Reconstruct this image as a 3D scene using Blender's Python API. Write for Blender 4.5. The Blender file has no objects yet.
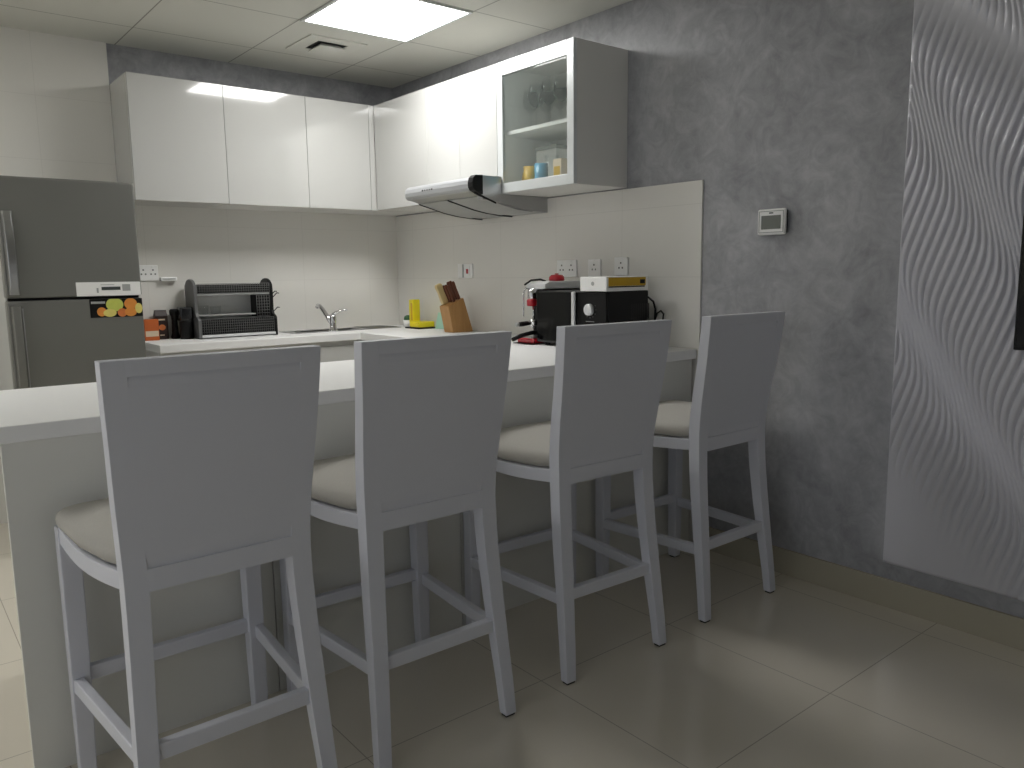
import bpy, bmesh, math, random
from mathutils import Vector, Matrix
random.seed(7)
S = bpy.context.scene
COL = S.collection

# ------------------------------------------------------------------ camera
cam_d = bpy.data.cameras.new('camera'); cam = bpy.data.objects.new('camera', cam_d); COL.objects.link(cam)
S.camera = cam
cam_d.sensor_fit = 'HORIZONTAL'; cam_d.sensor_width = 36.0; cam_d.lens = 36.0*785.46/1024
cam_d.clip_start = 0.02
_p, _r, _y = math.radians(-8.060), math.radians(-0.724), math.radians(39.058)
fw = Vector((math.sin(_y)*math.cos(_p), math.cos(_y)*math.cos(_p), math.sin(_p)))
rt = Vector((math.cos(_y), -math.sin(_y), 0)); up = rt.cross(fw)
r2 = rt*math.cos(_r)+up*math.sin(_r); u2 = -rt*math.sin(_r)+up*math.cos(_r)
cam.matrix_world = Matrix.Translation((-2.8215, -0.1569, 1.2438)) @ Matrix((r2, u2, -fw)).transposed().to_4x4()

# ------------------------------------------------------------------ light and exposure
S.view_settings.view_transform = 'Standard'; S.view_settings.look = 'None'
S.view_settings.gamma = 1.0; S.view_settings.use_curve_mapping = False
S.view_settings.exposure = 0.0
PANEL_STRENGTH = 20.0
WORLD_STRENGTH = 0.86
W = bpy.data.worlds.new('evening_sky'); S.world = W; W.use_nodes = True
W.node_tree.nodes['Background'].inputs[0].default_value = (0.92, 0.94, 1.0, 1)
W.node_tree.nodes['Background'].inputs[1].default_value = WORLD_STRENGTH

# ------------------------------------------------------------------ materials
def new_mat(name):
    m = bpy.data.materials.new(name); m.use_nodes = True
    return m, m.node_tree.nodes, m.node_tree.links, m.node_tree.nodes['Principled BSDF']
def lin(c):
    f = lambda v: v/12.92 if v <= .04045 else ((v+.055)/1.055)**2.4
    return tuple(f(v/255) for v in c)+(1,)
def mat(name, rgb, rough=.5, metal=0., coat=0., noise=0., nscale=20., bump=0., spec=.5, coat_rough=.04):
    m, n, l, b = new_mat(name)
    c = lin(rgb)
    b.inputs['Base Color'].default_value = c
    b.inputs['Roughness'].default_value = rough; b.inputs['Metallic'].default_value = metal
    b.inputs['Coat Weight'].default_value = coat; b.inputs['Coat Roughness'].default_value = coat_rough
    b.inputs['Specular IOR Level'].default_value = spec
    t = n.new('ShaderNodeTexCoord'); z = n.new('ShaderNodeTexNoise')
    z.inputs['Scale'].default_value = nscale; z.inputs['Detail'].default_value = 4
    l.new(t.outputs['Object'], z.inputs['Vector'])
    if noise:
        r = n.new('ShaderNodeMix'); r.data_type = 'RGBA'
        r.inputs[6].default_value = tuple(v*(1-noise) for v in c[:3])+(1,)
        r.inputs[7].default_value = tuple(min(1, v*(1+noise)) for v in c[:3])+(1,)
        l.new(z.outputs['Fac'], r.inputs[0]); l.new(r.outputs[2], b.inputs['Base Color'])
    if bump:
        bp = n.new('ShaderNodeBump'); bp.inputs['Strength'].default_value = bump; bp.inputs['Distance'].default_value = .002
        l.new(z.outputs['Fac'], bp.inputs['Height']); l.new(bp.outputs[0], b.inputs['Normal'])
    return m
def math_n(n, l, op, a, b=None, c=None):
    x = n.new('ShaderNodeMath'); x.operation = op
    for i, v in enumerate((a, b, c)):
        if v is None: continue
        if hasattr(v, 'links'): l.new(v, x.inputs[i])
        else: x.inputs[i].default_value = v
    return x.outputs[0]
def grid_mat(name, rgb, line_rgb, axes, sizes, offs, width, rough, coat=0., noise=.04, nscale=3., bump=.3, dim=None):
    """flat colour crossed by thin joints on a world-aligned grid"""
    m, n, l, b = new_mat(name)
    g = n.new('ShaderNodeNewGeometry'); sp = n.new('ShaderNodeSeparateXYZ'); l.new(g.outputs['Position'], sp.inputs[0])
    masks = []
    for ax, s, o in zip(axes, sizes, offs):
        v = math_n(n, l, 'SUBTRACT', sp.outputs[ax], o)
        v = math_n(n, l, 'DIVIDE', v, s)
        v = math_n(n, l, 'ADD', v, .5)
        v = math_n(n, l, 'FRACT', v)
        v = math_n(n, l, 'SUBTRACT', v, .5)
        v = math_n(n, l, 'ABSOLUTE', v)
        masks.append(math_n(n, l, 'LESS_THAN', v, width/2/s))
    k = math_n(n, l, 'MAXIMUM', masks[0], masks[1])
    z = n.new('ShaderNodeTexNoise'); z.inputs['Scale'].default_value = nscale; z.inputs['Detail'].default_value = 5
    l.new(g.outputs['Position'], z.inputs['Vector'])
    c = lin(rgb)
    r = n.new('ShaderNodeMix'); r.data_type = 'RGBA'
    r.inputs[6].default_value = tuple(v*(1-noise) for v in c[:3])+(1,)
    r.inputs[7].default_value = tuple(v*(1+noise) for v in c[:3])+(1,)
    l.new(z.outputs['Fac'], r.inputs[0])
    r2_ = n.new('ShaderNodeMix'); r2_.data_type = 'RGBA'; l.new(k, r2_.inputs[0])
    l.new(r.outputs[2], r2_.inputs[6]); r2_.inputs[7].default_value = lin(line_rgb)
    l.new(r2_.outputs[2], b.inputs['Base Color'])
    b.inputs['Roughness'].default_value = rough; b.inputs['Coat Weight'].default_value = coat; b.inputs['Coat Roughness'].default_value = .06
    bp = n.new('ShaderNodeBump'); bp.inputs['Strength'].default_value = bump; bp.inputs['Distance'].default_value = .002
    l.new(math_n(n, l, 'SUBTRACT', 1.0, k), bp.inputs['Height']); l.new(bp.outputs[0], b.inputs['Normal'])
    return m
def plaster_mat():
    m, n, l, b = new_mat('grey_polished_plaster')
    g = n.new('ShaderNodeNewGeometry')
    def noise(sc, det, dist):
        z = n.new('ShaderNodeTexNoise'); z.inputs['Scale'].default_value = sc; z.inputs['Detail'].default_value = det
        z.inputs['Distortion'].default_value = dist; z.inputs['Roughness'].default_value = .65
        l.new(g.outputs['Position'], z.inputs['Vector']); return z.outputs['Fac']
    a, c, d = noise(2.2, 6, .8), noise(9, 6, 1.5), noise(26, 4, .5)
    v = math_n(n, l, 'MULTIPLY', a, .5); v = math_n(n, l, 'MULTIPLY_ADD', c, .38, v); v = math_n(n, l, 'MULTIPLY_ADD', d, .12, v)
    r = n.new('ShaderNodeValToRGB'); l.new(v, r.inputs[0])
    e = r.color_ramp.elements
    e[0].position = .36; e[0].color = lin((138, 139, 142)); e[1].position = .66; e[1].color = lin((190, 191, 194))
    x = r.color_ramp.elements.new(.5); x.color = lin((163, 164, 168))
    l.new(r.outputs[0], b.inputs['Base Color']); b.inputs['Roughness'].default_value = .42
    bp = n.new('ShaderNodeBump'); bp.inputs['Strength'].default_value = .25; bp.inputs['Distance'].default_value = .003
    l.new(v, bp.inputs['Height']); l.new(bp.outputs[0], b.inputs['Normal'])
    return m
def glass_mat(name, tint=(.93, .97, .96), refl=.6, haze=0.):
    m, n, l, b = new_mat(name); n.remove(b)
    out = n['Material Output']
    t = n.new('ShaderNodeBsdfTransparent'); t.inputs[0].default_value = tint+(1,)
    g = n.new('ShaderNodeBsdfGlossy'); g.inputs['Roughness'].default_value = .03
    f = n.new('ShaderNodeFresnel'); gm = n.new('ShaderNodeNewGeometry')
    l.new(math_n(n, l, 'MULTIPLY_ADD', gm.outputs['Backfacing'], 1/1.5-1.5, 1.5), f.inputs[0])   # thin sheet: same reflectance from both faces
    mx = n.new('ShaderNodeMixShader')
    l.new(math_n(n, l, 'MULTIPLY', f.outputs[0], refl), mx.inputs[0]); l.new(t.outputs[0], mx.inputs[1]); l.new(g.outputs[0], mx.inputs[2])
    res = mx.outputs[0]
    if haze:
        df = n.new('ShaderNodeBsdfDiffuse'); df.inputs[0].default_value = (.74, .84, .80, 1)  # pale diffuse veil that lightens whatever lies behind the pane
        m2 = n.new('ShaderNodeMixShader'); m2.inputs[0].default_value = haze
        l.new(res, m2.inputs[1]); l.new(df.outputs[0], m2.inputs[2]); res = m2.outputs[0]
    l.new(res, out.inputs['Surface'])
    return m
def emit_mat(name, rgb, strength):
    m, n, l, b = new_mat(name)
    b.inputs['Base Color'].default_value = (.8, .8, .8, 1)
    b.inputs['Emission Color'].default_value = rgb+(1,); b.inputs['Emission Strength'].default_value = strength
    return m
def wood_mat(name, c1, c2, scale=18):
    m, n, l, b = new_mat(name)
    t = n.new('ShaderNodeTexCoord'); mp = n.new('ShaderNodeMapping'); mp.inputs['Scale'].default_value = (1, 1, .12)
    l.new(t.outputs['Object'], mp.inputs[0])
    z = n.new('ShaderNodeTexNoise'); z.inputs['Scale'].default_value = scale*4; z.inputs['Detail'].default_value = 4
    l.new(mp.outputs[0], z.inputs['Vector'])
    r = n.new('ShaderNodeMix'); r.data_type = 'RGBA'; r.inputs[6].default_value = lin(c1); r.inputs[7].default_value = lin(c2)
    l.new(z.outputs['Fac'], r.inputs[0]); l.new(r.outputs[2], b.inputs['Base Color']); b.inputs['Roughness'].default_value = .45
    return m

PLASTER = plaster_mat()
M = dict(
    floor=grid_mat('beige_floor_tiles', (222, 215, 200), (176, 169, 156), (0, 1), (.602, .609), (-1.334, .943), .003, .16, .35, .03, 2.5, .25),
    ceiling=grid_mat('suspended_ceiling_tiles', (216, 216, 208), (150, 150, 142), (0, 1), (.6, .6), (-1.085, 3.57), .006, .8, 0, .015, 6, .6),
    tiles_back=grid_mat('white_wall_tiles_back', (232, 230, 224), (223, 221, 215), (0, 2), (.462, .3135), (-.690, 1.216), .0025, .22, .2, .01, 3, .25),
    tiles_right=grid_mat('white_wall_tiles_right', (232, 230, 224), (221, 219, 213), (1, 2), (.466, .3135), (3.394, 1.216), .0025, .22, .2, .01, 3, .25),
    plain=mat('off_white_wall_paint', (215, 213, 206), .6, noise=.02),
    skirting=mat('beige_skirting_tile', (176, 170, 152), .2, coat=.3, noise=.03, nscale=3),
    gloss=mat('white_gloss_laminate', (200, 200, 197), .10, coat=1.0, noise=.008, nscale=4),
    carcass=mat('white_melamine', (226, 225, 221), .45, noise=.01, nscale=5),
    panel=mat('pale_grey_panel', (228, 228, 222), .4, noise=.012, nscale=4),
    worktop=mat('white_solid_worktop', (246, 246, 245), .5, coat=0, spec=.25, noise=.012, nscale=30),
    paint=mat('white_satin_paint', (222, 224, 233), .38, noise=.012, nscale=12),
    fabric=mat('beige_grey_upholstery', (188, 185, 178), .85, noise=.06, nscale=160, bump=.3, spec=.2),
    rubber=mat('dark_rubber', (34, 33, 32), .7, noise=.1),
    steel=mat('brushed_steel', (180, 181, 182), .28, 1., noise=.03, nscale=40),
    fridge=mat('dark_stainless', (138, 138, 134), .48, .75, noise=.03, nscale=5),
    fridge_side=mat('grey_enamel', (186, 187, 184), .4, noise=.02),
    chrome=mat('chrome', (222, 222, 224), .08, 1., noise=.01),
    silver=mat('silver_plastic', (226, 227, 228), .3, .2, noise=.01),
    lip=mat('satin_aluminium', (196, 198, 201), .35, .55, noise=.01),
    alu=mat('white_aluminium', (222, 226, 226), .28, .2, noise=.01),
    black=mat('black_plastic', (11, 11, 12), .5, noise=.1, spec=.3),
    blackgloss=mat('black_glass', (8, 8, 9), .09, coat=0, noise=.1),
    blackmesh=mat('black_wire', (26, 26, 27), .45, .2, noise=.1),
    greyp=mat('grey_plastic', (104, 104, 104), .5, noise=.05, nscale=60),
    greyback=mat('grey_board', (240, 240, 238), .5, noise=.02),
    white=mat('white_plastic', (246, 246, 244), .35, noise=.01),
    offgrey=mat('light_grey_plastic', (170, 172, 170), .4, noise=.02),
    red=mat('red_plastic', (176, 20, 38), .28, coat=.4, noise=.05),
    yellow=mat('yellow_plastic', (232, 214, 32), .4, noise=.04),
    amber=mat('amber_yellow', (206, 164, 20), .45, noise=.05),
    mint=mat('mint_plastic', (176, 222, 206), .3, noise=.03),
    green=mat('green_scourer', (70, 110, 80), .9, noise=.3, nscale=200),
    orange=mat('orange_card', (196, 98, 40), .5, noise=.06),
    brown=mat('dark_brown_card', (40, 22, 17), .5, noise=.08),
    cream=mat('cream_card', (222, 204, 178), .5, noise=.05),
    wood=wood_mat('knife_block_beech', (196, 152, 96), (168, 120, 66)),
    palewood=wood_mat('pale_wood', (222, 202, 150), (206, 182, 128)),
    handle=wood_mat('dark_wood_handle', (122, 70, 48), (92, 50, 36)),
    wave=mat('silver_grey_lacquer', (206, 206, 213), .30, .1, coat=.25, noise=.01),
    display=mat('lcd_grey', (118, 122, 116), .25, noise=.03),
    darkslot=mat('dark_slot', (70, 76, 74), .3, noise=.02),
    fruit1=mat('print_lime', (200, 208, 100), .4, noise=.15, nscale=40),
    fruit2=mat('print_orange', (224, 146, 66), .4, noise=.15, nscale=40),
    fruit3=mat('print_lemon', (226, 212, 120), .4, noise=.12, nscale=40),
    fruit4=mat('print_peach', (212, 122, 66), .4, noise=.15, nscale=40),
    cyan=mat('blue_ceramic', (90, 158, 190), .3, noise=.03),
    glass=glass_mat('clear_glass', (.985, .99, .988), .7),
    hazed=glass_mat('brightening_haze_glass', (.97, .985, .98), 1.0, .055),  # clear pane with a diffuse haze mixed in to brighten the dim interior
    crystal=glass_mat('wine_glass_crystal', (.985, .99, .99), .4),
    light=emit_mat('light_diffuser', (1.0, .993, .972), PANEL_STRENGTH),
    ceiling_plain=mat('painted_vent', (216, 216, 208), .6, noise=.01),
    void=mat('duct_dark', (30, 30, 29), .8),
)

# ------------------------------------------------------------------ mesh helpers
ORIGIN = {}
class MB:
    def __init__(s): s.bm = bmesh.new()
    def _merge(s, t, smooth=False):
        if smooth:
            for f in t.faces: f.smooth = True
        me = bpy.data.meshes.new('tmp'); t.to_mesh(me); t.free(); s.bm.from_mesh(me); bpy.data.meshes.remove(me)
    def box(s, x0, x1, y0, y1, z0, z1, bev=0., seg=2):
        t = bmesh.new(); bmesh.ops.create_cube(t, size=1)
        for v in t.verts: v.co = Vector(((x0+x1)/2+v.co.x*(x1-x0), (y0+y1)/2+v.co.y*(y1-y0), (z0+z1)/2+v.co.z*(z1-z0)))
        if bev: bmesh.ops.bevel(t, geom=t.edges[:], offset=bev, segments=seg, affect='EDGES', profile=.5)
        s._merge(t); return s
    def loft(s, rings, cap=True, smooth=False, bev=0.):
        """rings: lists of points, same count"""
        t = bmesh.new(); R = [[t.verts.new(p) for p in r] for r in rings]; n = len(R[0])
        for a, b in zip(R, R[1:]):
            for i in range(n): t.faces.new((a[i], a[(i+1) % n], b[(i+1) % n], b[i]))
        if cap: t.faces.new(R[0][::-1]); t.faces.new(R[-1])
        bmesh.ops.recalc_face_normals(t, faces=t.faces[:])
        if bev:
            es = [e for e in t.edges if len(e.link_faces) == 2 and e.calc_face_angle(0) > .6]
            bmesh.ops.bevel(t, geom=es, offset=bev, segments=2, affect='EDGES', profile=.5)
        s._merge(t, smooth); return s
    def prism(s, pts, axis, a, b, bev=0.):
        """pts: 2-D outline in the other two axes (in x,y,z order), extruded along axis a..b"""
        def P(p, k):
            q = list(p); q.insert(axis, k); return Vector(q)
        return s.loft([[P(p, a) for p in pts], [P(p, b) for p in pts]], bev=bev)
    def tube(s, pts, r, n=10, cap=True):
        pts = [Vector(p) for p in pts]; rings = []
        prev = None
        for i, p in enumerate(pts):
            d = (pts[min(i+1, len(pts)-1)]-pts[max(i-1, 0)]).normalized()
            a = prev if prev is not None else (Vector((0, 0, 1)) if abs(d.z) < .9 else Vector((1, 0, 0)))
            a = (a-d*a.dot(d)).normalized(); prev = a; b = d.cross(a)
            rr = r[i] if isinstance(r, (list, tuple)) else r
            rings.append([p+a*rr*math.cos(2*math.pi*k/n)+b*rr*math.sin(2*math.pi*k/n) for k in range(n)])
        return s.loft(rings, cap, True)
    def lathe(s, prof, c, axis=2, n=24, cap=False):
        rings = []
        for r, h in prof:
            ring = []
            for k in range(n):
                a = 2*math.pi*k/n; q = [r*math.cos(a), r*math.sin(a)]; q.insert(axis, h)
                ring.append(Vector(c)+Vector(q))
            rings.append(ring)
        return s.loft(rings, cap, True)
    def build(s, name, m, parent=None, bevel=None):
        o0 = Vector(ORIGIN.get(parent.name, (0, 0, 0))) if parent else Vector((0, 0, 0))
        me = bpy.data.meshes.new(name)
        for v in s.bm.verts: v.co -= o0
        s.bm.to_mesh(me); s.bm.free(); me.materials.append(m)
        o = bpy.data.objects.new(name, me); COL.objects.link(o)
        if parent: o.parent = parent; ORIGIN[o.name] = tuple(o0)
        return o
def bx(*a, **k): return MB().box(*a, **k)
def tag(o, label, cat, group=None):
    o['label'] = label; o['category'] = cat
    if group: o['group'] = group
    return o
def thing(name, label, cat, loc, group=None):
    o = bpy.data.objects.new(name, None); COL.objects.link(o); o.location = loc; o.empty_display_size = .05
    ORIGIN[o.name] = tuple(loc); return tag(o, label, cat, group)
def struct(o): o['kind'] = 'structure'; return o
def kids(o): return [c for c in COL.objects if c.parent == o]
def dup(root, loc, rz=0., label=None):
    def cp(o, par):
        c = o.copy(); COL.objects.link(c)
        if par: c.parent = par
        for k in kids(o): cp(k, c)
        return c
    r = cp(root, None); r.location = loc; r.rotation_euler = (0, 0, rz)
    if label: r['label'] = label
    return r

# ------------------------------------------------------------------ room shell
H = 2.4625; YB = 4.537; XL = -4.7; YR = -3.6; CT = .90
struct(bx(XL-.1, .1, YR-.1, YB+.1, -.1, 0).build('floor', M['floor']))
struct(bx(XL-.1, .1, YR-.1, YB+.1, H, H+.1).build('ceiling', M['ceiling']))
struct(bx(0, .1, YR-.1, YB+.1, 0, H).build('wall_right', PLASTER))
struct(bx(XL-.1, -.0, YB, YB+.1, 0, H).build('wall_back', PLASTER))
WY0, WY1 = -1.8, 1.9
b = MB(); b.box(XL-.1, XL, YR-.1, WY0, 0, H); b.box(XL-.1, XL, WY1, YB, 0, H); b.box(XL-.1, XL, WY0, WY1, 2.3, H); b.box(XL-.1, XL, WY0, WY1, 0, .12)
struct(b.build('wall_left', M['plain']))
struct(bx(XL-.1, 0, YR-.1, YR, 0, H).build('wall_front', M['plain']))
b = MB()
for y0, y1 in ((WY0, WY0+.06), (-.58, -.52), (WY1-.06, WY1)): b.box(XL-.08, XL-.02, y0, y1, .12, 2.3)
b.box(XL-.08, XL-.02, WY0+.06, WY1-.06, .12, .18); b.box(XL-.08, XL-.02, WY0+.06, WY1-.06, 2.24, 2.3)
w = struct(b.build('fill_window_1', M['alu']))  # unseen window, added so the world's fill light enters from the left
bx(XL-.055, XL-.045, WY0+.06, WY1-.06, .18, 2.24).build('fill_window_pane', M['glass'], w)
# tiled areas: behind the fridge up to the ceiling, behind the back counter, along the right counter
struct(bx(XL, -1.7295, YB-.010, YB, 0, H).build('trim_1', M['tiles_back']))
struct(bx(-1.7295, -.010, YB-.010, YB, 0, 1.64).build('trim_2', M['tiles_back']))
struct(bx(-.010, 0, 1.998, YB, 0, 1.627).build('trim_3', M['tiles_right']))
struct(bx(-.014, -.0, YR, 1.996, 0, .106, bev=.0015).build('baseboard_right', M['skirting']))
struct(bx(XL, -2.45, YB-.022, YB-.0105, 0, .1, bev=.0015).build('baseboard_back', M['skirting']))

# ------------------------------------------------------------------ ceiling fittings
def panel_light(cx, cy, label):
    t = thing('ceiling_light', label, 'ceiling light', (cx, cy, H))
    bx(cx-.281, cx+.281, cy-.281, cy+.281, H-.006, H-.001).build('diffuser', M['light'], t)
    b = MB()
    for x0, x1, y0, y1 in ((-.297, -.281, -.297, .297), (.281, .297, -.297, .297), (-.281, .281, -.297, -.281), (-.281, .281, .281, .297)):
        b.box(cx+x0, cx+x1, cy+y0, cy+y1, H-.009, H-.0005, bev=.002)
    b.build('light_frame', M['alu'], t)
panel_light(-.785, 3.27, 'square white glowing panel light set in the ceiling grid above the hood')
panel_light(-3.785, 3.27, 'square white panel light at the far left end of the room, out beyond the fridge')
t = thing('air_vent', 'square louvred ceiling air vent beside the glowing panel light', 'vent', (-.785, 3.90, H))
bx(-.868, -.702, 3.817, 3.983, H-.003, H-.0005).build('vent_opening', M['void'], t)
b = MB()
for a in ((-.945, -.869, 3.74, 4.06), (-.701, -.625, 3.74, 4.06), (-.869, -.701, 3.74, 3.816), (-.869, -.701, 3.984, 4.06)): b.box(*a, H-.006, H-.0005)
b.build('vent_frame', M['ceiling_plain'], t)
b = MB(); b.loft([[Vector((-.785+sx*r, 3.90+sy*r, z)) for sx, sy in ((-1, -1), (1, -1), (1, 1), (-1, 1))] for r, z in ((.050, H-.0035), (.072, H-.022), (.072, H-.026))])
b.build('louvre', M['ceiling_plain'], t)

# ------------------------------------------------------------------ worktop (one continuous U) with a cut-out for the sink
def slab(xs, ys, inside, z0, z1):
    b = MB(); bm = b.bm; V = {}
    def v(i, j, k):
        if (i, j, k) not in V: V[(i, j, k)] = bm.verts.new((xs[i], ys[j], z1 if k else z0))
        return V[(i, j, k)]
    ins = lambda i, j: 0 <= i < len(xs)-1 and 0 <= j < len(ys)-1 and inside((xs[i]+xs[i+1])/2, (ys[j]+ys[j+1])/2)
    for i in range(len(xs)-1):
        for j in range(len(ys)-1):
            if not ins(i, j): continue
            bm.faces.new((v(i, j, 1), v(i+1, j, 1), v(i+1, j+1, 1), v(i, j+1, 1)))
            bm.faces.new((v(i, j, 0), v(i, j+1, 0), v(i+1, j+1, 0), v(i+1, j, 0)))
            for di, dj, A, B in ((0, -1, (i, j), (i+1, j)), (1, 0, (i+1, j), (i+1, j+1)), (0, 1, (i+1, j+1), (i, j+1)), (-1, 0, (i, j+1), (i, j))):
                if not ins(i+di, j+dj): bm.faces.new((v(*A, 0), v(*B, 0), v(*B, 1), v(*A, 1)))
    return b
BCF = 4.065                                   # back counter front edge
SK = (-.86, -.42, 4.298, 4.445)                 # sink bowl
def in_top(x, y):
    if SK[0] < x < SK[1] and SK[2] < y < SK[3]: return False
    return y < 2.736 or x > -.56 or y > BCF and x > -1.70
b = slab([-2.632, -1.70, SK[0], -.56, SK[1], -.0115], [2.009, 2.736, BCF, SK[2], SK[3], YB-.0115], in_top, CT-.042, CT)
wt = b.build('worktop', M['worktop'])
mod = wt.modifiers.new('bevel', 'BEVEL'); mod.width = .003; mod.segments = 2; mod.limit_method = 'ANGLE'
tag(wt, 'white U-shaped kitchen worktop running from the breakfast bar to the sink', 'worktop')

# ------------------------------------------------------------------ base cabinets
KZ = CT-.043
def bar_unit(x0, x1, label, end=False):
    t = thing('base_cabinet', label, 'cabinet', ((x0+x1)/2, 2.35, 0), 'cabinets under the breakfast bar')
    bx(x0+(.075 if end else .002), x1-.002, 2.038, 2.66, .0, KZ).build('body', M['carcass'], t)
    bx(x0+(0 if end else .0015), x1-.0015, 2.019, 2.0375, .0, KZ, bev=.001).build('back_panel', M['panel'], t)
    xm = (x0+x1)/2
    bx(x0+(.076 if end else .003), xm-.0015, 2.661, 2.679, .1, KZ-.004, bev=.0015).build('door', M['gloss'], t)
    bx(xm+.0015, x1-.003, 2.661, 2.679, .1, KZ-.004, bev=.0015).build('door', M['gloss'], t)
bar_unit(-2.615, -1.974, 'white bar cabinet at the open left end of the breakfast bar', True)
bar_unit(-1.974, -1.295, 'white bar cabinet behind the second stool from the left')
bar_unit(-1.295, -.621, 'white bar cabinet behind the second stool from the grey wall')
bar_unit(-.621, -.03, 'white bar cabinet against the grey wall at the end of the bar')
def back_unit(x0, x1, label, y0=BCF+.022):
    t = thing('base_cabinet', label, 'cabinet', ((x0+x1)/2, 4.3, 0), 'cabinets under the back counter')
    bx(x0+.001, x1-.001, y0+.02, 4.27 if SK[0]-.03 < (x0+x1)/2 < SK[1]+.03 else YB-.012, .1, KZ).build('body', M['carcass'], t)
    bx(x0+.001, x1-.001, y0+.06, YB-.012, 0, .099).build('plinth', M['greyp'], t)
    bx(x0+.002, x1-.002, y0, y0+.019, .105, KZ-.03, bev=.0015).build('door', M['gloss'], t)
back_unit(-1.69, -1.16, 'white low cabinet under the black dish rack')
back_unit(-1.158, -.565, 'white low cabinet under the sink')
t = thing('base_cabinet', 'white low corner cabinet under the knife block and coffee machine', 'cabinet', (-.3, 3.4, 0))
bx(-.52, -.012, 2.74, 4.04, .1, KZ).build('body', M['carcass'], t)
bx(-.46, -.012, 2.74, 4.04, 0, .099).build('plinth', M['greyp'], t)
for y0, y1 in ((2.742, 3.37), (3.374, 4.0)): bx(-.54, -.521, y0, y1, .105, KZ-.03, bev=.0015).build('door', M['gloss'], t)

# ------------------------------------------------------------------ sink and tap
t = thing('sink', 'stainless steel inset sink with drainer in the back counter', 'sink', (-.67, 4.26, CT))
b = MB(); z = CT
rim = [(-.97, 4.10, -.40, 4.44)]
x0, x1, y0, y1 = SK
for a in ((x0-.03, x0+.004, y0-.02, y1+.05), (x1-.004, x1+.025, y0-.02, y1+.05), (x0+.004, x1-.004, y0-.02, y0+.004), (x0+.004, x1-.004, y1-.004, y1+.05)): b.box(*a, z+.0004, z+.005, bev=.0015)
b.build('rim', M['steel'], t)
b = MB(); e = .006
for a in ((x0+e, x0+e+.003, y0+e, y1-e), (x1-e-.003, x1-e, y0+e, y1-e), (x0+e, x1-e, y0+e, y0+e+.003), (x0+e, x1-e, y1-e-.003, y1-e)): b.box(*a, z-.16, z+.003)
b.box(x0+e, x1-e, y0+e, y1-e, z-.163, z-.16); b.build('bowl', M['steel'], t)
MB().lathe([(.0, z-.158), (.03, z-.158), (.034, z-.156), (.036, z-.159)], ((x0+x1)/2, (y0+y1)/2, 0)).build('drain', M['chrome'], t)
b = MB(); b.box(x1+.026, -.145, y0-.02, y1+.05, z+.0004, z+.004, bev=.0012)
for k in range(7): b.box(x1+.05, -.165, y0+.005+k*.038, y0+.013+k*.038, z+.004, z+.007, bev=.001)
b.build('drainer', M['steel'], t)
fx, fy = -.645, 4.248
t = thing('tap', 'chrome mixer tap with lever standing at the edge of the sink', 'tap', (fx, fy, CT))
MB().lathe([(0, CT+.0005), (.027, CT+.0005), (.027, CT+.012), (.021, CT+.018), (.02, CT+.06), (.022, CT+.09), (.018, CT+.105), (0, CT+.108)], (fx, fy, 0)).build('tap_body', M['chrome'], t)
pts = [(fx-.004, fy+.004, CT+.05), (fx-.014, fy+.04, CT+.09), (fx-.024, fy+.085, CT+.135), (fx-.030, fy+.11, CT+.156), (fx-.034, fy+.128, CT+.158), (fx-.036, fy+.136, CT+.146)]
MB().tube(pts, [.014, .014, .0135, .0135, .0135, .012], 12).build('spout', M['chrome'], t)
MB().tube([(fx, fy, CT+.10), (fx+.014, fy-.014, CT+.118), (fx+.036, fy-.04, CT+.130), (fx+.062, fy-.07, CT+.134)], [.014, .010, .007, .006], 10).build('lever', M['chrome'], t)

# ------------------------------------------------------------------ upper cabinets
ZB, ZT = 1.633, 2.252
YF = 4.187; XF = -.347
def upper_back(x0, x1, label):
    t = thing('wall_cabinet', label, 'cabinet', ((x0+x1)/2, YB, ZB), 'gloss white wall cabinets over the sink wall')
    yb = YB-.0115 if False else YB-.001
    b = MB(); b.box(x0, x1, YF+.02, YB-.011, ZB, ZT-.0); b.build('body', M['gloss'] if x0 < -1.7 else M['carcass'], t)
    bx(x0+.001, x1-.0012, YF, YF+.0185, ZB-.0, ZT, bev=.0012).build('door', M['gloss'], t)
    return t
upper_back(-1.729, -1.255, 'gloss white wall cabinet nearest the fridge, over the dish rack')
upper_back(-1.255, -.788, 'gloss white wall cabinet in the middle of the back row')
t = upper_back(-.788, -.384, 'gloss white wall cabinet over the tap, next to the corner')
bx(-.3828, -.349, YF, YF+.0185, ZB, ZT, bev=.0012).build('corner_filler', M['gloss'], t)
bx(-.3838, -.012, YF+.02, YB-.011, ZB, ZT).build('corner_box', M['carcass'], t)
def upper_right(y0, y1, zb, splits, label):
    t = thing('wall_cabinet', label, 'cabinet', (0, (y0+y1)/2, zb), 'gloss white wall cabinets on the right wall')
    bx(XF+.02, -.0105 if zb < 1.627 else -.001, y0+.0005, y1-.0005, max(zb, 1.6275), ZT).build('body', M['carcass'], t)
    ys = [y0]+splits+[y1]
    for a, c in zip(ys, ys[1:]): bx(XF, XF+.0185, a+.001, c-.001, zb, ZT, bev=.0012).build('door', M['gloss'], t)
upper_right(3.61, 4.185, ZB, [], 'gloss white wall cabinet left of the cooker hood, by the corner')
upper_right(2.986, 3.61, 1.712, [3.303], 'gloss white two-door wall cabinet above the cooker hood')
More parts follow.
